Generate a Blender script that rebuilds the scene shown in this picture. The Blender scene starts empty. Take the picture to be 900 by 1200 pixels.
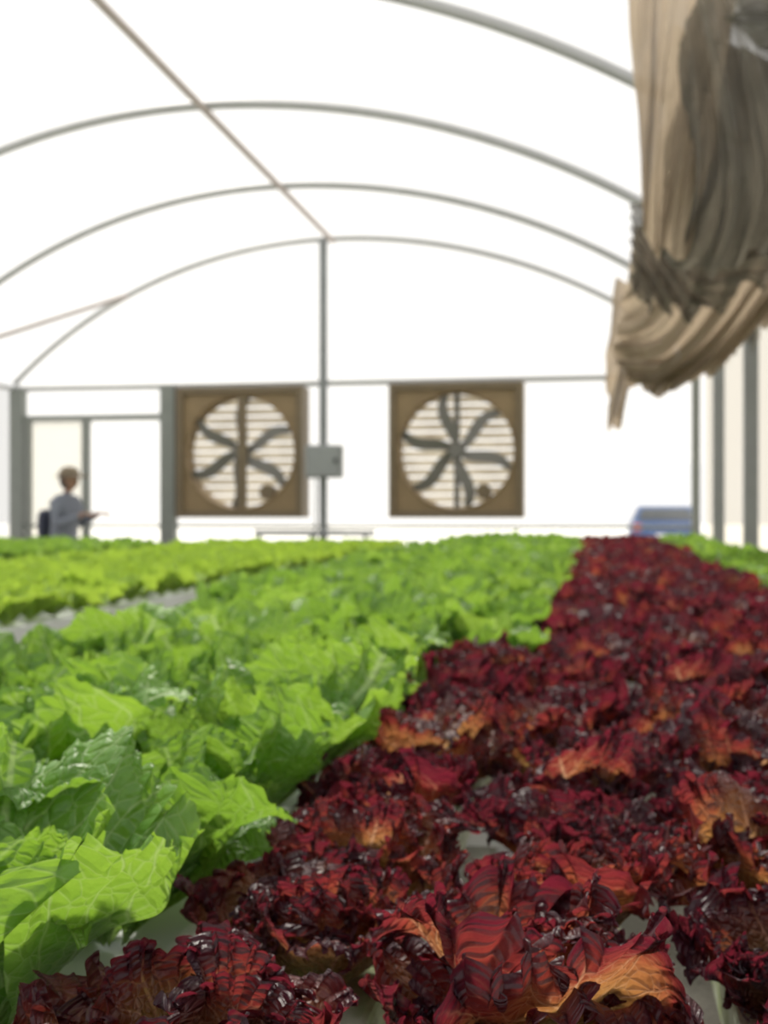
import bpy, math, random
import numpy as np
from mathutils import Vector, Matrix, Euler
random.seed(7); rng=np.random.RandomState(11)
scene=bpy.context.scene
scene.view_settings.view_transform='Standard'
try: scene.view_settings.look='None'
except Exception: pass
COL=scene.collection
pi=math.pi

# ------------------------------------------------------------ helpers
def link(o,parent=None):
    COL.objects.link(o)
    if parent is not None: o.parent=parent
    return o
def empty(name,loc=(0,0,0),parent=None):
    o=bpy.data.objects.new(name,None); o.location=loc; o.empty_display_size=.1
    return link(o,parent)
def mesh_obj(name,verts,faces,mat=None,parent=None,smooth=False,loc=(0,0,0)):
    me=bpy.data.meshes.new(name); me.from_pydata([tuple(v) for v in verts],[],faces); me.update()
    if mat: me.materials.append(mat)
    if smooth: me.polygons.foreach_set('use_smooth',[True]*len(me.polygons))
    o=bpy.data.objects.new(name,me); o.location=loc
    return link(o,parent)
def box(name,lo,hi,mat,parent=None,bevel=0.0):
    x0,y0,z0=lo;x1,y1,z1=hi
    v=[(x0,y0,z0),(x1,y0,z0),(x1,y1,z0),(x0,y1,z0),(x0,y0,z1),(x1,y0,z1),(x1,y1,z1),(x0,y1,z1)]
    f=[(0,3,2,1),(4,5,6,7),(0,1,5,4),(1,2,6,5),(2,3,7,6),(3,0,4,7)]
    o=mesh_obj(name,v,f,mat,parent)
    if bevel>0:
        m=o.modifiers.new('b','BEVEL'); m.width=bevel; m.segments=2
    return o
def tube(name,pts,rad,mat,parent=None,res=3):
    cu=bpy.data.curves.new(name,'CURVE'); cu.dimensions='3D'; cu.bevel_depth=rad; cu.bevel_resolution=res; cu.use_fill_caps=True
    s=cu.splines.new('POLY'); s.points.add(len(pts)-1)
    for i,p in enumerate(pts): s.points[i].co=(p[0],p[1],p[2],1)
    s.use_smooth=True
    cu.materials.append(mat)
    o=bpy.data.objects.new(name,cu); return link(o,parent)
def grid_mesh(name,P,mat,uv=None,parent=None):
    n,m,_=P.shape
    idx=np.arange(n*m).reshape(n,m)
    f=np.stack([idx[:-1,:-1],idx[1:,:-1],idx[1:,1:],idx[:-1,1:]],-1).reshape(-1,4)
    return mesh_obj(name,P.reshape(-1,3).tolist(),f.tolist(),mat,parent,True)

class N:
    def __init__(s,name):
        s.mat=bpy.data.materials.new(name); s.mat.use_nodes=True
        s.nt=s.mat.node_tree; s.nt.nodes.clear()
        s.out=s.new('ShaderNodeOutputMaterial')
    def new(s,t,**k):
        n=s.nt.nodes.new(t)
        for a,b in k.items():
            if hasattr(n,a): setattr(n,a,b)
        return n
    def l(s,a,b): s.nt.links.new(a,b)
    def setin(s,sock,v):
        if isinstance(v,bpy.types.NodeSocket): s.l(v,sock)
        else: sock.default_value=v
    def math(s,op,a,b=0.0,c=0.0,clamp=False):
        n=s.new('ShaderNodeMath',operation=op); n.use_clamp=clamp
        s.setin(n.inputs[0],a); s.setin(n.inputs[1],b); s.setin(n.inputs[2],c); return n.outputs[0]
    def ramp(s,fac,stops):
        n=s.new('ShaderNodeValToRGB'); e=n.color_ramp.elements
        while len(e)<len(stops): e.new(.5)
        for i,(p,c) in enumerate(stops):
            e[i].position=p; e[i].color=(c[0],c[1],c[2],1)
        s.setin(n.inputs[0],fac); return n.outputs[0]
    def mix(s,f,a,b,blend='MIX'):
        n=s.new('ShaderNodeMix',data_type='RGBA',blend_type=blend)
        s.setin(n.inputs[0],f)
        s.setin(n.inputs[6],a if isinstance(a,bpy.types.NodeSocket) else (*a,1))
        s.setin(n.inputs[7],b if isinstance(b,bpy.types.NodeSocket) else (*b,1)); return n.outputs[2]
    def noise(s,scale,detail=3,vec=None,rough=.5):
        n=s.new('ShaderNodeTexNoise'); n.inputs['Scale'].default_value=scale; n.inputs['Detail'].default_value=detail
        n.inputs['Roughness'].default_value=rough
        if vec is not None: s.l(vec,n.inputs['Vector'])
        return n.outputs[0]
    def smooth(s,v,a,b,lo=0.,hi=1.):
        n=s.new('ShaderNodeMapRange',interpolation_type='SMOOTHSTEP')
        s.setin(n.inputs[0],v); n.inputs[1].default_value=a; n.inputs[2].default_value=b; n.inputs[3].default_value=lo; n.inputs[4].default_value=hi
        return n.outputs[0]
    def princ(s,col,rough=.5,metal=0,spec=.5,normal=None):
        n=s.new('ShaderNodeBsdfPrincipled')
        s.setin(n.inputs['Base Color'],col if isinstance(col,bpy.types.NodeSocket) else (*col,1))
        s.setin(n.inputs['Roughness'],rough); n.inputs['Metallic'].default_value=metal
        n.inputs['Specular IOR Level'].default_value=spec
        if normal is not None: s.l(normal,n.inputs['Normal'])
        return n.outputs[0]
    def bump(s,h,strength=.3,dist=.01):
        n=s.new('ShaderNodeBump'); n.inputs['Strength'].default_value=strength; n.inputs['Distance'].default_value=dist
        s.l(h,n.inputs['Height']); return n.outputs[0]
    def mixsh(s,f,a,b):
        n=s.new('ShaderNodeMixShader'); s.setin(n.inputs[0],f); s.l(a,n.inputs[1]); s.l(b,n.inputs[2]); return n.outputs[0]
    def done(s,sh): s.l(sh,s.out.inputs['Surface']); return s.mat

def simple(name,c,rough=.5,metal=0,var=.12,scale=8,spec=.5):
    m=N(name); tc=m.new('ShaderNodeTexCoord').outputs['Object']
    nz=m.noise(scale,4,tc)
    col=m.mix(nz,tuple(x*(1-var) for x in c),tuple(min(1,x*(1+var)) for x in c))
    return m.done(m.princ(col,rough,metal,spec,m.bump(nz,.08,.005)))

# ------------------------------------------------------------ materials
def film_mat(name,trans=.8,tint=(1,1,1),tcol=(.95,.95,.93)):
    m=N(name); tc=m.new('ShaderNodeTexCoord').outputs['Object']
    nz=m.noise(.7,5,tc); 
    t=m.new('ShaderNodeBsdfTransparent'); t.inputs[0].default_value=(*tint,1)
    tr=m.new('ShaderNodeBsdfTranslucent'); 
    m.l(m.mix(nz,tcol,tuple(x*.9 for x in tcol)),tr.inputs[0])
    f=m.smooth(nz,.3,.75,1-trans-.04,1-trans+.05)
    return m.done(m.mixsh(f,t.outputs[0],tr.outputs[0]))
M_film=film_mat('polythene_film',.8)
M_clear=film_mat('clear_film',.95)
M_side=film_mat('side_film',.62,(.88,.85,.78),(.68,.63,.54))
M_sideL=film_mat('side_film_left',.7,(.72,.73,.74),(.6,.6,.6))
M_door=film_mat('door_panel',.6,(.84,.83,.78),(.55,.54,.48))
M_steel=simple('galvanised_steel',(.38,.385,.39),.5,.1)
M_dsteel=simple('dark_post_steel',(.19,.205,.21),.5,.1)
M_pink=simple('purlin_pipe',(.38,.33,.315),.6)
M_frame=simple('door_frame_metal',(.18,.195,.18),.5)
M_brown=simple('fan_housing_ochre',(.215,.15,.075),.6,var=.2)
M_brownd=simple('fan_shroud_dark',(.14,.105,.06),.6,var=.2)
M_blade=simple('fan_blade_grey',(.14,.135,.12),.45,.1)
M_box=simple('electrical_box_grey',(.24,.255,.255),.5)
M_black=simple('rubber_black',(.02,.02,.022),.6)
def slat_mat():
    m=N('louver_slat'); tc=m.new('ShaderNodeTexCoord').outputs['Object']
    nz=m.noise(3.5,3,tc)
    c=m.mix(nz,(.30,.26,.20),(.48,.43,.34))
    t=m.new('ShaderNodeBsdfTranslucent'); m.l(m.mix(m.smooth(nz,.3,.7),(.34,.29,.21),(.60,.54,.43)),t.inputs[0])
    return m.done(m.mixsh(.5,m.princ(c,.6),t.outputs[0]))
M_slat=slat_mat()

def floor_mat():
    m=N('gravel_concrete'); tc=m.new('ShaderNodeTexCoord').outputs['Object']
    a=m.noise(3,5,tc); v=m.new('ShaderNodeTexVoronoi'); v.inputs['Scale'].default_value=70; m.l(tc,v.inputs['Vector'])
    g=m.mix(m.math('MULTIPLY',v.outputs['Distance'],1.2,clamp=True),(.42,.39,.35),(.2,.19,.17))
    c=m.mix(a,g,(.38,.36,.33))
    return m.done(m.princ(c,.85,0,.3,m.bump(v.outputs['Distance'],.6,.02)))
M_floor=floor_mat()
def ground_mat():
    m=N('bright_ground'); tc=m.new('ShaderNodeTexCoord').outputs['Object']
    return m.done(m.princ(m.mix(m.noise(.4,4,tc),(.85,.84,.80),(.75,.74,.70)),.9))
M_ground=ground_mat()
def channel_mat():
    m=N('nft_channel_plastic'); tc=m.new('ShaderNodeTexCoord').outputs['Object']
    n1=m.noise(14,5,tc); n2=m.noise(45,4,tc)
    c=m.mix(m.smooth(n1,.42,.62),(.54,.59,.50),(.28,.34,.17))
    c=m.mix(m.smooth(n2,.55,.72,0,.7),c,(.15,.16,.08))
    return m.done(m.princ(c,.4))
M_chan=channel_mat()
M_chan_clean=simple('channel_white_plastic',(.60,.63,.63),.4,var=.06)

def leaf_mat(name,kind):
    m=N(name)
    uf=m.new('ShaderNodeUVMap'); uf.uv_map='flat'
    ur=m.new('ShaderNodeUVMap'); ur.uv_map='polar'
    sf=m.new('ShaderNodeSeparateXYZ'); m.l(uf.outputs[0],sf.inputs[0])
    sr=m.new('ShaderNodeSeparateXYZ'); m.l(ur.outputs[0],sr.inputs[0])
    xs=m.math('SUBTRACT',sf.outputs[0],.5)
    x=m.math('ABSOLUTE',xs); y=sf.outputs[1]; r=sr.outputs[1]
    tc=m.new('ShaderNodeTexCoord').outputs['Object']
    nz=m.noise(28,4,tc); nf=m.noise(110,3,tc); n3=m.noise(16,2,uf.outputs[0])
    nu=m.noise(5,2,uf.outputs[0])
    oi=m.new('ShaderNodeObjectInfo').outputs['Random']
    mid=m.smooth(m.math('DIVIDE',x,m.math('MAXIMUM',m.math('SUBTRACT',1.15,y),.08)),.010,.036,1,0)
    side=m.math('MULTIPLY',m.math('SIGN',xs),.07)
    wob=m.math('MULTIPLY',m.math('SUBTRACT',nu,.5),.18)
    f=m.math('ADD',m.math('ADD',m.math('SUBTRACT',y,m.math('MULTIPLY',m.math('POWER',x,.85),.95)),wob),side)
    fr=m.math('FRACT',m.math('MULTIPLY',f,5.5))
    d=m.math('ABSOLUTE',m.math('SUBTRACT',fr,.5))
    wid=m.smooth(x,0,.45,.10,.035)
    lat=m.math('SUBTRACT',1.0,m.math('DIVIDE',d,wid),clamp=True)
    v=m.new('ShaderNodeTexVoronoi',feature='DISTANCE_TO_EDGE'); v.inputs['Scale'].default_value=17; m.l(uf.outputs[0],v.inputs['Vector'])
    net=m.smooth(v.outputs['Distance'],.0,.06,.40,0)
    puff=m.smooth(v.outputs['Distance'],.0,.35,0,1)
    vein=m.math('MAXIMUM',mid,m.math('MAXIMUM',m.math('MULTIPLY',lat,.8),net))
    rr=m.math('ADD',r,m.math('MULTIPLY',m.math('SUBTRACT',nz,.5),.5))
    bs=.85
    if kind=='red':
        rr=m.math('ADD',rr,m.math('MULTIPLY',m.math('SUBTRACT',oi,.45),.24))
        base=m.ramp(rr,[(0,(.28,.34,.13)),(.28,(.15,.145,.035)),(.61,(.155,.070,.032)),(.79,(.085,.021,.023)),(.94,(.040,.012,.024))])
        tra=m.ramp(rr,[(0,(.50,.52,.15)),(.28,(.46,.38,.10)),(.61,(.56,.24,.075)),(.79,(.38,.055,.042)),(.94,(.21,.018,.036))])
        vb=(.36,.17,.11); vt=(.84,.50,.29); fac=.45; rough=.42; vf=.75; bs=.75
        edge=m.smooth(r,.7,.95,1,.1); vein=m.math('MULTIPLY',vein,edge)
    elif kind=='green':
        base=m.ramp(rr,[(0,(.45,.58,.22)),(.35,(.095,.225,.030)),(.8,(.085,.21,.024)),(1,(.16,.34,.04))])
        tra=m.ramp(rr,[(0,(.6,.75,.25)),(.4,(.31,.54,.045)),(1,(.43,.66,.065))])
        vb=(.45,.58,.28); vt=(.65,.82,.32); fac=.38; rough=.42; vf=.85; bs=.6
    else:
        base=m.ramp(rr,[(0,(.45,.58,.22)),(.35,(.18,.31,.03)),(1,(.25,.41,.04))])
        tra=m.ramp(rr,[(0,(.6,.7,.25)),(.4,(.40,.58,.05)),(1,(.48,.68,.07))])
        vb=(.40,.55,.18); vt=(.7,.82,.25); fac=.40; rough=.45; vf=.4; bs=.6
    base=m.mix(m.math('MULTIPLY',vein,vf),base,vb)
    tra=m.mix(m.math('MULTIPLY',vein,vf),tra,vt)
    if kind!='red':
        base=m.mix(m.math('MULTIPLY',oi,.65),base,(.05,.135,.02) if kind=='green' else (.2,.36,.02))
        if kind=='green': tra=m.mix(m.math('MULTIPLY',oi,.5),tra,(.17,.40,.03))
    h=m.math('ADD',m.math('ADD',m.math('MULTIPLY',vein,-.5),m.math('MULTIPLY',nf,1.0)),m.math('ADD',m.math('MULTIPLY',puff,.8),m.math('MULTIPLY',n3,2.0)))
    bn=m.bump(h,bs,.0035)
    p=m.princ(base,rough,0,.5,bn)
    t=m.new('ShaderNodeBsdfTranslucent'); m.l(tra,t.inputs[0]); m.l(bn,t.inputs['Normal'])
    return m.done(m.mixsh(fac,p,t.outputs[0]))
M_red=leaf_mat('red_lettuce_leaf','red'); M_green=leaf_mat('green_lettuce_leaf','green'); M_lime=leaf_mat('lime_lettuce_leaf','lime')

# ------------------------------------------------------------ lettuce
def leaf(L,A,e0,bend,az,cup,octs,nr,na,squash,baser,roll=.0,st0=.72,serr=0,swirl=0):
    a=np.linspace(-1,1,na)[None,:]
    n1=int(nr*.4); r=np.concatenate([np.linspace(.02,st0,n1,endpoint=False),np.linspace(st0,1,nr-n1)])[:,None]
    ph0,ph1,ph2,ph3=rng.uniform(0,6.28,4)
    al=a*A
    lob=.05*np.sin(5.3*a+ph1)+.035*np.sin(11*a+ph2)
    R=L*(1-.22*np.abs(a)**2.4)*(1+lob*r**4)
    if serr: R=R*(1+serr*r**12*(np.sin(150*a+ph0)+.6*np.sin(97*a+ph3)))
    sx=.22+.78*np.clip(r/.55,0,1)**1.2
    xf=r*R*np.sin(al)*sx*squash; yf=r*R*(.35+.65*np.cos(al))
    xf0,yf0=xf.copy(),yf.copy()
    nn=cup*xf**2/L
    tt=0*xf; rd=0*xf
    for j,(k,am,st,fold,pw) in enumerate(octs):
        q0,q1,q2,q3=rng.uniform(0,6.28,4)
        v=np.clip((r-st)/(1-st),0,1)
        ph=k*pi*a+1.3*np.sin(2.7*a+q0)+.8*np.sin(k*.8*a+q1)+(swirl*v*np.sin(k*.37*a+q2) if j==2 else 0)
        w=v**pw
        m=am*L*w*(1+.45*np.sin(k*.75*a+q2))
        nn=nn+m*np.sin(ph+.5*v*np.sin(q3+k*a))
        tt=tt+fold*m*np.sin(2*ph)
        rd=rd+.45*m*np.sin(ph*.5+q1)*fold
        if j==2: rd=rd-.5*m*np.abs(np.sin(ph))*v
    wr=np.clip((r-.75)/.25,0,1)**2
    cr=roll*L*wr*np.sin(3*a+ph0)
    nn=nn-cr; rd=rd-.8*np.abs(cr)
    xf=xf+tt*np.cos(al)+rd*np.sin(al); yf=yf-tt*np.sin(al)+rd*np.cos(al)
    nn=nn+.010*L*np.sin(22*xf0/L+ph0+2*yf0/L)*np.sin(20*yf0/L+ph1)*np.clip(r*2,0,1)
    s=np.linspace(-.3*L,1.7*L,200); e=e0-bend*np.clip(s/L,0,2)**1.6
    ds=s[1]-s[0]; mo=np.cumsum(np.cos(e))*ds; mz=np.cumsum(np.sin(e))*ds
    i0=np.argmin(abs(s)); mo-=mo[i0]; mz-=mz[i0]
    o=np.interp(yf,s,mo); z=np.interp(yf,s,mz); ee=np.interp(yf,s,e)
    o=o-np.sin(ee)*nn+baser; z=z+np.cos(ee)*nn
    tw=rng.uniform(-.4,.4)
    X=o*math.cos(az)-(xf+tw*z)*math.sin(az); Y=o*math.sin(az)+(xf+tw*z)*math.cos(az)
    P=np.stack([X,Y,z],-1)
    flat=np.stack([xf0/L+.5,yf0/L],-1); polar=np.stack([np.broadcast_to(a*.5+.5,(nr,na)),np.broadcast_to(r,(nr,na))],-1)
    return P,flat,polar
def lettuce_mesh(name,kind,mat,lod):
    V=[];F=[];U1=[];U2=[];off=0
    nl={('red',0):16,('red',1):15,('green',0):14,('green',1):14}[(kind,lod)]
    u=rng.uniform
    for i in range(nl):
        t=i/(nl-1)
        az=i*2.39996+u(-.45,.45)
        if kind=='red':
            L=(.118-.022*t)*u(.78,1.18)
            e0=math.radians(46+38*t+u(-17,17)); bend=math.radians(30-8*t+u(-42,26))
            if lod==0:
                oc=[(u(1.5,3),.085,.25,.3,1.5),(u(5,7.5),.055,.52,.5,1.5),(u(18,23),.040,.78,.55,.9)]
                P,f,p=leaf(L,math.radians(66),e0,bend,az,u(-.6,1.1),oc,21,390,.82,.008,.12,.74,.012,2.2)
            else:
                oc=[(u(1.5,3),.085,.3,.3,1.4),(u(7,10),.060,.5,.5,1.3)]
                P,f,p=leaf(L,math.radians(66),e0,bend,az,u(-.5,1.2),oc,10,60,.82,.008,.08,.6)
        else:
            L=(.165-.050*t)*u(.82,1.14)
            e0=math.radians(50+36*t+u(-14,14)); bend=math.radians(24-6*t+u(-36,30))
            if lod==0:
                oc=[(u(1.5,2.6),.07,.25,.2,1.4),(u(5,8),.036,.5,.3,1.4),(u(15,20),.015,.8,.2,1.)]
                P,f,p=leaf(L,math.radians(54),e0,bend,az,u(.0,2.0),oc,20,190,.80,.008,.12,.7,.006)
            else:
                L*=.94
                oc=[(u(1.5,3),.06,.3,.3,1.4),(u(4,6),.035,.55,.4,1.4)]
                P,f,p=leaf(L,math.radians(56),e0,bend,az,u(.2,2.2),oc,8,36,.76,.008,.08,.6)
        n,m,_=P.shape; idx=np.arange(n*m).reshape(n,m)+off
        q=np.stack([idx[:-1,:-1],idx[1:,:-1],idx[1:,1:],idx[:-1,1:]],-1).reshape(-1,4)
        V.append(P.reshape(-1,3));F.append(q);U1.append(f.reshape(-1,2));U2.append(p.reshape(-1,2)); off+=n*m
    V=np.concatenate(V);F=np.concatenate(F).astype(np.int32);U1=np.concatenate(U1);U2=np.concatenate(U2)
    V[:,2]=np.maximum(V[:,2],.002)
    me=bpy.data.meshes.new(name); me.vertices.add(len(V)); me.vertices.foreach_set('co',V.astype(np.float32).ravel())
    me.loops.add(F.size); me.loops.foreach_set('vertex_index',F.ravel())
    me.polygons.add(len(F)); me.polygons.foreach_set('loop_start',np.arange(0,F.size,4,dtype=np.int32))
    me.update(calc_edges=True)
    for nm,U in (('flat',U1),('polar',U2)):
        l=me.uv_layers.new(name=nm); l.data.foreach_set('uv',U[F.ravel()].astype(np.float32).ravel())
    me.polygons.foreach_set('use_smooth',np.ones(len(F),dtype=bool))
    me.materials.append(mat)
    return me
REDS=[lettuce_mesh('red_lettuce_head_%d'%i,'red',M_red,0) for i in range(3)]
REDF=[lettuce_mesh('red_lettuce_far_%d'%i,'red',M_red,1) for i in range(3)]
GREENS=[lettuce_mesh('green_lettuce_head_%d'%i,'green',M_green,0) for i in range(2)]
GREENF=[lettuce_mesh('green_lettuce_far_%d'%i,'green',M_green,1) for i in range(3)]
LIMES=[lettuce_mesh('lime_lettuce_head_%d'%i,'green',M_lime,1) for i in range(2)]
print('meshes built',sum(len(m.polygons) for m in REDS+REDF+GREENS+GREENF+LIMES),flush=True)

def plant(parent,meshes,x,y,z,s,jit=.012,tilt=.14):
    o=bpy.data.objects.new('lettuce_head',random.choice(meshes))
    o.location=(x+random.uniform(-jit,jit),y+random.uniform(-jit,jit),z)
    o.rotation_euler=(random.uniform(-tilt,tilt),random.uniform(-tilt,tilt),random.uniform(0,6.28))
    k=s*random.uniform(.88,1.12); o.scale=(k,k,k*random.uniform(.90,1.10))
    link(o,parent)
red_bed=empty('red_leaf_lettuce_bed'); green_bed=empty('green_lettuce_bed'); lime_bed=empty('lime_lettuce_bed')
far_bed=empty('green_lettuce_bed'); right_bed=empty('green_lettuce_bed')
CZ=.85
red_rows=[-.205,-.03,.145,.315,.46]
for i,x in enumerate(red_rows):
    y=.44+(.09 if i%2 else 0)
    while y<11.3:
        if i==0 and y>2.35:
            plant(green_bed,GREENF,x,y,CZ,1.0); y+=.19
        else:
            plant(red_bed,REDS if y<2.4 else REDF,x,y,CZ,(1.02 if y<1. else 1.08) if y<2.4 else 1.15,tilt=.25 if y<2.4 else .15); y+=.195 if y<2.2 else .18
for i,x in enumerate([-.385,-.59,-.79,-.98,-1.17]):
    y=.48+(.1 if i%2 else 0)
    if i==3: y=3.0
    if i==4: y=3.7
    while y<11.3:
        plant(green_bed,GREENS if y<2.5 else GREENF,x,y,CZ,1.12 if i<3 else 1.05,tilt=.2 if y<2.5 else .14); y+=.215 if y<2.5 else .2
for i,x in enumerate([.63,.80]):
    y=1.2
    while y<11.3:
        plant(right_bed,GREENF,x,y,CZ,1.05); y+=.2
lime_rows=[-1.84-.18*i for i in range(9)]
for i,x in enumerate(lime_rows):
    y=1.8+(.1 if i%2 else 0)
    while y<10.9:
        plant(lime_bed,LIMES,x,y,CZ-.01,.78); y+=.17
far_rows=[-4.1-.21*i for i in range(8)]
for i,x in enumerate(far_rows):
    y=5.5
    while y<10.6:
        plant(far_bed,GREENF,x,y,CZ-.03,1.0); y+=.22

# benches with channels
def bench(rows,y0,y1,ztop,mat):
    e=empty('hydroponic_bench')
    for i,x in enumerate(rows):
        box('channel_%d'%(i+1),(x-.05,y0,ztop-.055),(x+.05,y1,ztop),mat,e,.006)
    xa=min(rows)-.05; xb=max(rows)+.05
    n=int((y1-y0)/1.6)+1
    for k in range(n+1):
        yy=y0+.15+(y1-y0-.3)*k/n
        box('crossbar_%d'%k,(xa,yy-.02,ztop-.1),(xb,yy+.02,ztop-.057),M_steel,e)
        for j,xx in enumerate((xa+.03,xb-.03)):
            box('leg_%d_%d'%(k,j),(xx-.02,yy-.02,0),(xx+.02,yy+.02,ztop-.1),M_steel,e)
    return e
bench([-.79,-.59,-.385],.1,11.4,CZ,M_chan_clean)
bench([-1.17,-.98],2.8,11.4,CZ,M_chan_clean)
bench(red_rows,.1,11.4,CZ,M_chan)
bench([.63,.80],.8,11.4,CZ,M_chan_clean)
bench(lime_rows,1.5,11.0,CZ-.01,M_chan_clean)
bench(far_rows,5.2,10.8,CZ-.03,M_chan_clean)

# ------------------------------------------------------------ greenhouse shell
CX=-2.72; ZA=4.06; XL=-6.3; XR=.98
def arch(x):
    if x<CX: R=5.14; 
    else: R=5.92
    d=min(abs(x-CX),4.6)
    return ZA-(R-math.sqrt(R*R-d*d))
YE=12.2
frame=empty('greenhouse_frame')
hoopY=[12.2,10.15,8.05,5.95,3.9,1.8,-.3]
xs=np.linspace(XL,XR,60)
for k,y in enumerate(hoopY):
    tube('hoop_%d'%(k+1),[(x,y,arch(x)) for x in xs],.033,M_steel,frame)
    if k>0:
        for sgn,x in (('l',XL),('r',XR)):
            box('post_%s_%d'%(sgn,k),(x-.045,y-.035,0),(x+.045,y+.035,arch(x)),M_dsteel,frame)
tube('ridge_purlin',[(CX,YE,ZA-.03),(CX,-.6,ZA-.03)],.028,M_pink,frame)
tube('eave_left',[(XL,YE,2.55),(XL,-.6,2.55)],.025,M_steel,frame)
tube('eave_right',[(XR,YE,2.74),(XR,-.6,2.74)],.03,M_steel,frame)
tube('brace_left',[(XL,10.15,2.56),(-4.98,YE,3.54)],.026,M_pink,frame)
tube('end_beam',[(XL,YE,2.55),(XR,YE,2.55)],.034,M_steel,frame)
tube('centre_post',[(-2.81,YE-.06,0),(-2.81,YE-.06,4.03)],.045,M_dsteel,frame)
box('corner_post_left',(XL-.03,YE-.06,0),(XL+.12,YE+.06,2.55),M_frame,frame)
box('corner_post_right',(XR-.06,YE-.04,0),(XR+.02,YE+.04,2.74),M_frame,frame)
ys=np.linspace(-.8,12.5,30)
XX=np.linspace(XL-.08,XR+.08,50)
P=np.array([[(x,y,arch(min(max(x,XL),XR))+.055) for x in XX] for y in ys])
grid_mesh('ceiling',P,M_film)
def quad(name,a,b,c,d,mat): return mesh_obj(name,[a,b,c,d],[(0,1,2,3)],mat)
gx=np.linspace(XL-.08,XR+.08,50)
v=[];f=[]
for i,x in enumerate(gx): v+= [(x,12.45,1.7 if x>-.6 else 1.12),(x,12.45,arch(min(max(x,XL),XR))+.04)]
for i in range(49): f.append((2*i,2*i+2,2*i+3,2*i+1))
mesh_obj('wall_back',v,f,M_film)
quad('window_1',(-.6,12.45,0),(XR+.08,12.45,0),(XR+.08,12.45,1.7),(-.6,12.45,1.7),M_clear)
quad('wall_back_lower',(XL-.08,12.45,0),(-.6,12.45,0),(-.6,12.45,1.12),(XL-.08,12.45,1.12),M_film)
quad('wall_left',(XL-.1,-.8,0),(XL-.1,12.5,0),(XL-.1,12.5,2.6),(XL-.1,-.8,2.6),M_sideL)
quad('wall_right',(XR+.1,-.8,0),(XR+.1,12.5,0),(XR+.1,12.5,2.82),(XR+.1,-.8,2.82),M_side)
quad('floor',(XL-.1,-1,0),(XR+.1,-1,0),(XR+.1,12.5,0),(XL-.1,12.5,0),M_floor)
quad('ground_outside',(-60,-30,-.02),(60,-30,-.02),(60,120,-.02),(-60,120,-.02),M_ground)
tube('trim_1',[(XL,YE,1.05),(XR,YE,1.05)],.018,M_frame,None)
rl=empty('pipe_rail')
tube('rail_top',[(-3.45,11.8,.99),(-2.2,11.8,.99)],.03,M_dsteel,rl)
for x in (-3.4,-2.85,-2.3): tube('rail_leg',[(x,11.8,0),(x,11.8,.99)],.018,M_dsteel,rl)

door=empty('door_1')
box('header',(XL+.12,YE-.04,2.19),(-4.58,YE+.04,2.25),M_frame,door)
box('mid_stile',(-5.50,YE-.035,0),(-5.42,YE+.035,2.19),M_frame,door)
box('jamb_right',(-4.60,YE-.06,0),(-4.44,YE+.06,2.55),M_frame,door)
box('leaf_left_stile',(-6.15,YE-.03,0),(-6.10,YE+.03,2.19),M_frame,door)
box('bottom_rail',(-6.15,YE-.03,.05),(-4.6,YE+.03,.15),M_frame,door)
pn=mesh_obj('leaf_panel',[(-6.10,YE,.15),(-5.5,YE,.15),(-5.5,YE,2.19),(-6.10,YE,2.19)],[(0,1,2,3)],M_door,door)
pn=mesh_obj('leaf_panel_right',[(-5.42,YE,.15),(-4.58,YE,.15),(-4.58,YE,2.19),(-5.42,YE,2.19)],[(0,1,2,3)],M_film,door)

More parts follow.
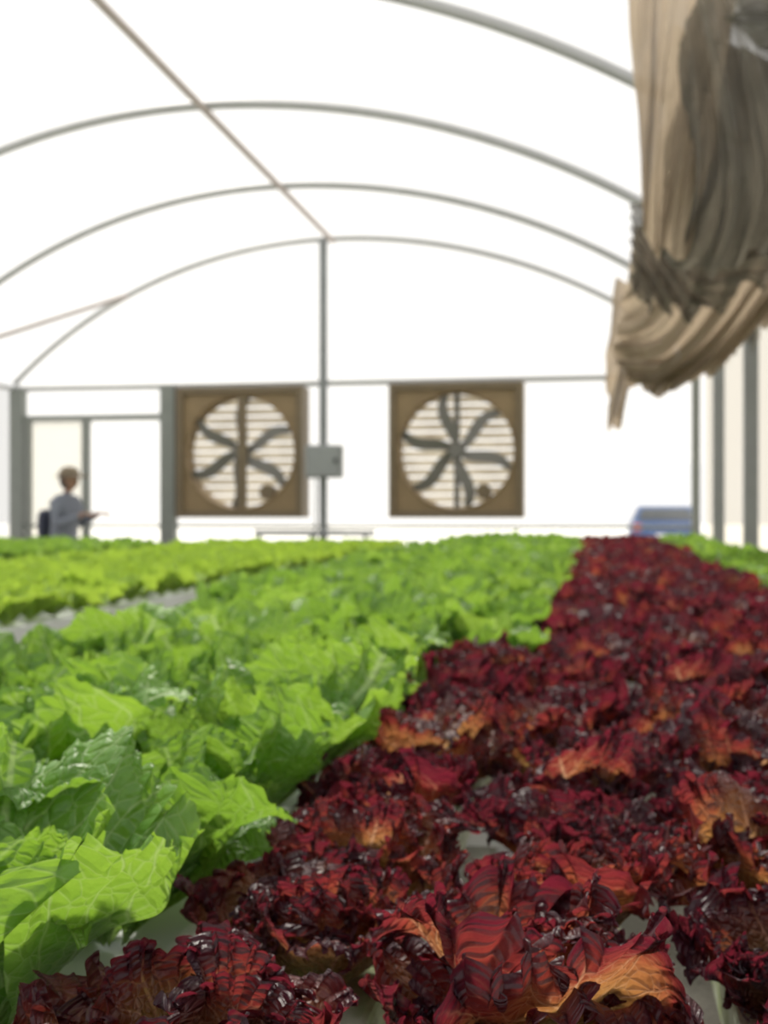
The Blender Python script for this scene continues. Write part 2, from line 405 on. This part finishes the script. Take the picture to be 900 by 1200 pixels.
# ------------------------------------------------------------ exhaust fans
def fan(cx,cz,size,rot,lo=False):
    e=empty('exhaust_fan',(cx,YE,cz)); h=size/2; R=.605*size/1.38; n=96
    v=[];f=[]
    for i in range(n):
        a=2*pi*i/n; c,s=math.cos(a),math.sin(a); k=(h-.06)/max(abs(c),abs(s))
        v+=[(R*c,-.06,R*s),(k*c,-.06,k*s),(R*.97*c,.18,R*.97*s)]
    for i in range(n):
        j=(i+1)%n
        f.append((3*i,3*i+1,3*j+1,3*j)); f.append((3*i,3*j,3*j+2,3*i+2))
    mesh_obj('shroud',v,f,M_brown,e,False)
    tube('orifice_ring',[(R*math.cos(2*pi*i/n),-.065,R*math.sin(2*pi*i/n)) for i in range(n+1)],.012,M_brown,e,3)
    for nm,lo_,hi_ in (('side_l',(-h,-.10,-h),(-h+.07,.22,h)),('side_r',(h-.07,-.10,-h),(h,.22,h)),('top',(-h+.07,-.10,h-.07),(h-.07,.22,h)),('bottom',(-h+.07,-.10,-h),(h-.07,.22,-h+.07))):
        box(nm,lo_,hi_,M_brownd,e,.006)
    k=0; z=-h+.10
    while z<h-.08:
        t=.036; d=.03
        v=[(-h+.07,.16,z-t),(h-.07,.16,z-t),(h-.07,.16+d,z+t),(-h+.07,.16+d,z+t)]
        mesh_obj('louver_%d'%k,v,[(0,1,2,3)],M_slat,e); z+=.094; k+=1
    box('strut_vertical',(-.03,.05,-R),(.03,.08,R),M_blade,e)
    if lo: box('strut_belt_guard',(-.02,-.07,-R),(.08,-.055,R),M_brownd,e)
    def disc(nm,r,y0,y1,mat,cx=0,cz=0):
        v=[];f=[];m=32
        for i in range(m):
            a=2*pi*i/m; v+=[(cx+r*math.cos(a),y0,cz+r*math.sin(a)),(cx+r*math.cos(a),y1,cz+r*math.sin(a))]
        for i in range(m):
            j=(i+1)%m; f.append((2*i,2*j,2*j+1,2*i+1))
        f.append(tuple(range(0,2*m,2))); f.append(tuple(range(1,2*m,2))[::-1])
        mesh_obj(nm,v,f,mat,e)
    disc('hub',.075,-.05,.04,M_blade); disc('pulley',.09,.04,.06,M_blade)
    disc('motor',.08,-.02,.14,M_brownd,.28,-.42)
    for b in range(6):
        th0=rot+b*pi/3; v=[];f=[];m=22
        C=[]
        for i in range(m):
            t=i/(m-1); r=.05+(R*.97-.05)*t; th=th0+.40*math.sin(t*pi*.75)-.10*t
            C.append(Vector((r*math.cos(th),0,r*math.sin(th))))
        for i in range(m):
            t=i/(m-1); T=(C[min(i+1,m-1)]-C[max(i-1,0)]).normalized(); Nn=Vector((-T.z,0,T.x))
            w=.034+.028*math.sin(pi*t)**.7 if 0<t<1 else .034
            for s in (-1,1):
                p=C[i]+Nn*s*w; v.append((p.x,-.01+s*.02*(1-.4*t),p.z))
        for i in range(m-1): f.append((2*i,2*i+1,2*i+3,2*i+2))
        o=mesh_obj('blade_%d'%b,v,f,M_blade,e,True)
fan(-3.715,1.83,1.38,.2,True)
fan(-1.425,1.83,1.38,.52)
eb=empty('electrical_box',(-2.77,YE-.16,1.72))
box('case',(-.19,-.08,-.17),(.19,.05,.17),M_box,eb,.012); box('lid',(-.17,-.10,-.15),(.17,-.081,.15),M_box,eb,.008)
box('latch',(.12,-.115,-.02),(.15,-.10,.03),M_black,eb); tube('conduit',[(-.1,-.0,-.17),(-.1,0,-1.2)],.012,M_box,eb)

# ------------------------------------------------------------ shade curtain
def cloth_mat(name,c,tc_,see,trf=.25):
    m=N(name); tc=m.new('ShaderNodeTexCoord').outputs['Object']
    w=m.new('ShaderNodeTexWave'); w.inputs['Scale'].default_value=55; w.inputs['Distortion'].default_value=1.5; w.bands_direction='Z'; m.l(tc,w.inputs['Vector'])
    nz=m.noise(6,5,tc)
    mp=m.new('ShaderNodeMapping'); mp.inputs['Scale'].default_value=(14,14,3.5); m.l(tc,mp.inputs['Vector'])
    wr=m.noise(1.0,4,mp.outputs[0],.6)
    col=m.mix(nz,tuple(x*.65 for x in c),c); col=m.mix(m.math('MULTIPLY',w.outputs['Fac'],.25),col,tuple(x*.6 for x in c))
    bn=m.bump(wr,.9,.05)
    p=m.princ(col,.85,0,.2,bn)
    t=m.new('ShaderNodeBsdfTranslucent'); t.inputs[0].default_value=(*tc_,1); m.l(bn,t.inputs['Normal'])
    a=m.mixsh(trf,p,t.outputs[0]); tr=m.new('ShaderNodeBsdfTransparent')
    return m.done(m.mixsh(m.smooth(wr,.35,.65,see*.4,see*1.6),a,tr.outputs[0]))
M_cl1=cloth_mat('shade_cloth_beige',(.42,.35,.27),(.56,.45,.33),.04,.42)
M_cl2=cloth_mat('shade_net_grey',(.20,.19,.165),(.25,.225,.175),.15,.25)
M_cl3=cloth_mat('shade_net_in_shadow',(.10,.085,.07),(.18,.13,.09),.03,.2)  # shade under the curtain and inside its folds, put into a darker cloth colour
curt=empty('shade_curtain')
def cloth(name,top,bot,folds,amp,mat,belly=.0,nu=180,nv=70,side=(0,1,0),diag=0.,jag=.0,swag=0):
    top=np.array(top,float);bot=np.array(bot,float)
    u=np.linspace(0,1,nu)
    def interp(p):
        t=np.linspace(0,1,len(p)); return np.stack([np.interp(u,t,p[:,k]) for k in range(3)],-1)
    def sm(P):
        for _ in range(40): P[1:-1]=(P[:-2]+2*P[1:-1]+P[2:])/4
        return P
    T=sm(interp(top));B=sm(interp(bot))
    v=np.linspace(0,1,nv)[:,None]
    P=T[None]*(1-v[...,None])+B[None]*v[...,None]
    p0,p1=rng.uniform(0,6,2)
    uu=u[None,:]+diag*v+swag*(v-.5)**2
    d=amp*(.4+.6*v)*(np.sin(folds*2*pi*uu+p0+.8*np.sin(5*v+p1))+.45*np.sin(folds*4.6*pi*uu+p1+2*v)+.25*np.sin(folds*9*pi*uu+p0)+.14*np.sin(folds*19*pi*uu+3*v))
    side=np.array(side,float); side/=np.linalg.norm(side)
    P=P+d[...,None]*side
    P[...,0]+= .35*d
    P[...,2]-= belly*np.sin(pi*v)*np.sin(pi*u)[None,:]
    P[...,2]+= jag*v**3*(np.sin(folds*2*pi*uu+p1)+.6*np.sin(folds*3.7*pi*uu+p0))
    return grid_mesh(name,P,mat,parent=curt)
cloth('front_panel',[(.10,4.4,3.26),(.25,4.4,3.20),(.50,4.4,3.10)],[(.165,4.4,2.20),(.22,4.45,2.12),(.34,4.5,2.15)],2.2,.03,M_cl1,0,diag=.25,jag=.02)
cloth('gathered_net',[(.36,4.15,3.15),(.6,4.1,3.02),(.97,4.0,2.80)],[(.17,4.75,2.24),(.40,4.6,2.08),(.62,4.4,2.14),(.95,4.0,2.42)],4,.055,M_cl2,.10,diag=-.5,jag=.03,swag=.9)
cloth('upper_swag',[(.50,3.7,3.05),(.75,3.7,2.95),(.96,3.7,2.8)],[(.42,4.05,2.80),(.62,3.95,2.60),(.95,3.8,2.62)],3,.05,M_cl2,.1,diag=.6)
cloth('side_fold',[(.60,3.5,3.0),(.80,3.4,2.9),(.96,3.3,2.8)],[(.66,3.7,2.52),(.8,3.6,2.40),(.96,3.4,2.5)],3,.05,M_cl3,.1,diag=-.4,swag=.5)
cloth('back_drape',[(.30,4.9,3.15),(.6,4.9,3.02),(.97,4.9,2.80)],[(.22,5.1,2.35),(.55,5.1,2.3),(.97,5.0,2.45)],6,.04,M_cl3,.0,diag=.2)
cloth('lower_roll',[(.19,6.2,2.64),(.45,5.6,2.62),(.75,5.2,2.66),(.96,4.9,2.74)],[(.10,7.0,2.08),(.30,6.9,1.88),(.55,6.5,1.93),(.93,6.0,2.25)],5,.06,M_cl1,.12,diag=.5,jag=.05,swag=.9)
cloth('second_roll',[(.16,6.0,2.72),(.45,5.5,2.6),(.95,5.0,2.72)],[(.18,6.3,2.30),(.45,5.9,2.12),(.95,5.5,2.36)],6,.05,M_cl2,.10,diag=-.9,swag=.8,jag=.03)
cloth('hanging_tail',[(.10,7.2,2.60),(.25,7.2,2.5),(.45,7.1,2.45)],[(.04,7.4,1.88),(.11,7.4,1.66),(.18,7.35,1.92),(.45,7.2,2.02)],3,.035,M_cl1,0,diag=.3,jag=.06)
cloth('inner_screen',[(.3,7.3,2.9),(.96,7.3,2.72)],[(.35,7.4,2.15),(.96,7.5,2.22)],6,.04,M_cl2,.05,jag=.04)
cloth('rear_screen',[(.55,9.0,2.95),(.96,9.0,2.74)],[(.62,9.1,2.30),(.96,9.2,2.34)],5,.04,M_cl1,.05,jag=.04)

# ------------------------------------------------------------ person
M_skin=simple('skin',(.30,.17,.11),.5,var=.05); M_shirt=simple('shirt_bluegrey',(.16,.175,.215),.8,var=.12)
M_trou=simple('trousers_dark',(.06,.07,.09),.8); M_hat=simple('cap_khaki',(.155,.12,.08),.8); M_hair=simple('hair_dark',(.03,.02,.015),.6); M_shoe=simple('shoe_black',(.03,.03,.03),.5)
M_bag=simple('backpack_navy',(.03,.035,.06),.7); M_white=simple('eye_white',(.8,.8,.8),.3)
per=empty('person',(-5.37,11.45,0)); per.rotation_euler=(0,0,-.18)
def skin_obj(name,nodes,edges,mat,parent,sub=2,root=0):
    me=bpy.data.meshes.new(name); me.from_pydata([n[0] for n in nodes],edges,[]); o=bpy.data.objects.new(name,me); link(o)
    o.modifiers.new('sk','SKIN'); 
    sv=me.skin_vertices[0].data if len(me.skin_vertices) else None
    if sv is None:
        bpy.context.view_layer.objects.active=o; bpy.ops.mesh.customdata_skin_add(); sv=me.skin_vertices[0].data
    for i,n in enumerate(nodes):
        r=n[1]; sv[i].radius=r if isinstance(r,tuple) else (r,r); sv[i].use_root=(i==root)
    ss=o.modifiers.new('ss','SUBSURF'); ss.levels=sub; ss.render_levels=sub
    dg=bpy.context.evaluated_depsgraph_get(); m2=bpy.data.meshes.new_from_object(o.evaluated_get(dg))
    bpy.data.objects.remove(o); m2.name=name
    m2.polygons.foreach_set('use_smooth',[True]*len(m2.polygons))
    m2.materials.clear(); 
    for mm in (mat if isinstance(mat,list) else [mat]): m2.materials.append(mm)
    o2=bpy.data.objects.new(name,m2); return link(o2,parent)
try:
    nodes=[((0,0,.88),(.14,.16)),((0,0,1.02),(.135,.155)),((.02,0,1.18),(.145,.17)),((.035,0,1.31),(.12,.155)),((.045,0,1.38),(.05,.055)),((.06,0,1.46),(.046,.046)),
     ((.03,-.17,1.32),.066),((.05,-.21,1.08),.055),((.25,-.17,1.13),.042),((.33,-.16,1.18),.028),
     ((.03,.17,1.32),.066),((.06,.21,1.08),.055),((.27,.13,1.16),.042),((.335,.12,1.185),.028),
     ((0,-.09,.80),.092),((.03,-.10,.46),.062),((-.02,-.10,.10),.042),((.10,-.10,.05),.036),((.17,-.10,.035),.03),
     ((0,.09,.80),.092),((-.02,.10,.46),.062),((-.08,.10,.10),.042),((.04,.10,.05),.036),((.11,.10,.035),.03)]
    edges=[(0,1),(1,2),(2,3),(3,4),(4,5),(3,6),(6,7),(7,8),(8,9),(3,10),(10,11),(11,12),(12,13),(0,14),(14,15),(15,16),(16,17),(17,18),(0,19),(19,20),(20,21),(21,22),(22,23)]
    body=skin_obj('body',nodes,edges,[M_shirt,M_trou,M_skin,M_shoe],per)
    for p in body.data.polygons:
        c=p.center; 
        p.material_index=3 if c.z<.075 else (1 if c.z<.90 else (2 if c.z>1.40 or (c.x>.31 and c.z>1.0) else 0))
    for nm,(wx,wy,wz) in (('hand_right',(.33,-.16,1.18)),('hand_left',(.335,.12,1.185))):
        nd=[((wx-.01,wy,wz),.022),((wx+.03,wy,wz+.005),(.026,.016)),((wx+.06,wy,wz+.005),(.03,.014))]; ed=[(0,1),(1,2)]
        for k,(dy,ln) in enumerate(((-.03,.062),(-.01,.075),(.01,.07),(.028,.055))):
            b=len(nd); nd+=[((wx+.075,wy+dy,wz+.003),.010),((wx+.075+ln*.5,wy+dy*1.05,wz-.004),.009),((wx+.075+ln*.85,wy+dy*1.05,wz-.03),.008)]
            ed+=[(2,b),(b,b+1),(b+1,b+2)]
        b=len(nd); nd+=[((wx+.035,wy+.035,wz+.0),.012),((wx+.07,wy+.055,wz-.015),.010)]; ed+=[(1,b),(b,b+1)]
        skin_obj(nm,nd,ed,M_skin,per,1)
except Exception as ex:
    print('person skin failed',ex)
def ell(name,c,r,mat,par,deform=None,seg=24,rings=16):
    v=[];f=[]
    for i in range(rings+1):
        th=pi*i/rings
        for j in range(seg):
            p=2*pi*j/seg; d=Vector((math.sin(th)*math.cos(p),math.sin(th)*math.sin(p),math.cos(th)))
            if deform: d=deform(d)
            v.append((c[0]+r[0]*d.x,c[1]+r[1]*d.y,c[2]+r[2]*d.z))
    for i in range(rings):
        for j in range(seg):
            k=(j+1)%seg; f.append((i*seg+j,(i+1)*seg+j,(i+1)*seg+k,i*seg+k))
    return mesh_obj(name,v,f,mat,par,True)
def headdef(d):
    x,y,z=d
    if z<0: x*=(1-.12*z*z) if x>0 else (1+.25*z); y*=1+.28*z
    if x>0 and abs(y)<.28: x+= .22*math.exp(-((z+.12)/.16)**2)*(1-abs(y)/.28)
    if x>0 and abs(y)<.5: x-= .06*math.exp(-((z-.08)/.1)**2)
    if x>0: x+=.05*math.exp(-((z+.48)/.08)**2)*(abs(y)<.4)
    return Vector((x,y,z))
ell('head',(.075,0,1.525),(.092,.072,.11),M_skin,per,headdef,32,28)
for s in(-1,1):
    ell('ear',(.065,s*.072,1.52),(.018,.01,.028),M_skin,per,None,10,8)
    ell('eye',(.148,s*.028,1.535),(.012,.013,.009),M_white,per,None,10,8)
    ell('pupil',(.158,s*.028,1.535),(.004,.006,.006),M_black,per,None,8,6)
ell('mouth',(.157,0,1.472),(.008,.022,.005),M_brownd,per,None,10,6)
ell('hair',(.048,0,1.525),(.090,.080,.100),M_hair,per,lambda d:Vector((min(d.x,.35),d.y,d.z)))
ell('cap_crown',(.066,0,1.585),(.112,.096,.085),M_hat,per,lambda d:Vector((d.x,d.y,max(d.z,-.1))))
v=[];f=[];n=28
for i in range(n):
    a=2*pi*i/n; k=1.0+.75*max(0,math.cos(a))**.8+.45
    v+=[(.066+.106*math.cos(a),.09*math.sin(a),1.585),(.066+.104*k*math.cos(a),.088*1.6*math.sin(a),1.562)]
for i in range(n):
    j=(i+1)%n; f.append((2*i,2*i+1,2*j+1,2*j))
o=mesh_obj('cap_brim',v,f,M_hat,per,True); o.modifiers.new('s','SOLIDIFY').thickness=.010
def sq(d):
    g=lambda t: math.copysign(abs(t)**.6,t); return Vector((g(d.x),g(d.y),g(d.z)))
ell('backpack',(-.20,0,1.06),(.06,.13,.17),M_bag,per,sq)

# ------------------------------------------------------------ car
M_blue=simple('car_paint_blue',(.01,.06,.20),.3,var=.03,spec=.5); M_glass=simple('car_glass',(.03,.04,.05),.15); M_tail=simple('tail_lamp_red',(.4,.02,.02),.3)
car=empty('car',(1.66,30,0))
prof=[(0,.35),(0,.62),(.06,.92),(.22,.98),(.50,1.30),(.75,1.36),(1.7,1.36),(2.0,1.31),(2.75,.98),(3.6,.86),(3.85,.70),(3.9,.35)]
def slab(name,prof,wfun,mat,parent,lift=0):
    v=[];f=[];n=len(prof)
    for s in (-1,1):
        for (y,z) in prof: v.append((s*wfun(z),y,z))
    f.append(tuple(range(n))); f.append(tuple(range(2*n-1,n-1,-1)))
    for i in range(n):
        j=(i+1)%n; f.append((i,n+i,n+j,j))
    o=mesh_obj(name,v,f,mat,parent); return o
b=slab('body',prof,lambda z:.84-.22*max(0,(z-.9)/.5),M_blue,car); bm=b.modifiers.new('b','BEVEL'); bm.width=.05; bm.segments=3
slab('rear_window',[(.235,1.02),(.47,1.28),(.50,1.28),(.28,1.02)],lambda z:.70-.2*max(0,(z-.9)/.5),M_glass,car).location.y=-.015
slab('windscreen',[(2.06,1.29),(2.70,1.02),(2.66,1.02),(2.02,1.29)],lambda z:.72-.2*max(0,(z-.9)/.5),M_glass,car).location.y=.02
for s in (-1,1):
    v=[(s*(.845-.22*(z-.9)/.5),y,z) for y,z in ((.45,1.0),(.68,1.30),(1.9,1.30),(2.55,1.0))]
    mesh_obj('side_window',v,[(0,1,2,3)],M_glass,car)
    box('tail_lamp',(min(s*.6,s*.8),-.02,.74),(max(s*.6,s*.8),.04,.92),M_tail,car,.01)
    for y in (.72,3.15):
        v=[];f=[];m=28
        for i in range(m):
            a=2*pi*i/m; v+=[(s*.66,y+.31*math.cos(a),.31+.31*math.sin(a)),(s*.86,y+.31*math.cos(a),.31+.31*math.sin(a))]
        for i in range(m):
            j=(i+1)%m; f.append((2*i,2*j,2*j+1,2*i+1))
        f.append(tuple(range(0,2*m,2))); f.append(tuple(range(1,2*m,2)))
        mesh_obj('wheel',v,f,M_black,car)
box('number_plate',(-.26,-.03,.55),(.26,.0,.66),M_white,car); box('bumper',(-.8,-.06,.38),(.8,.05,.56),M_blue,car,.03)

# ------------------------------------------------------------ light
w=bpy.data.worlds.new('World'); scene.world=w; w.use_nodes=True
bg=w.node_tree.nodes['Background']; bg.inputs[0].default_value=(1,.985,.96,1); bg.inputs[1].default_value=1.10
sl=bpy.data.lights.new('sun','SUN'); sl.energy=5.2; sl.angle=math.radians(8); sl.color=(1,.94,.84)
so=bpy.data.objects.new('sun',sl); link(so)
so.rotation_euler=Vector((.45,-.75,-1.1)).to_track_quat('-Z','Y').to_euler()

# ------------------------------------------------------------ camera
cd=bpy.data.cameras.new('camera'); cam=bpy.data.objects.new('camera',cd); link(cam)
cd.sensor_fit='VERTICAL'; cd.sensor_height=36; cd.sensor_width=27; cd.lens=42
cam.location=(0,0,1.2); cam.rotation_euler=(pi/2,0,math.radians(10.125))
cd.clip_start=.02; cd.clip_end=300
cd.dof.use_dof=True; cd.dof.focus_distance=.54; cd.dof.aperture_fstop=11.5
scene.camera=cam
print('script done',flush=True)
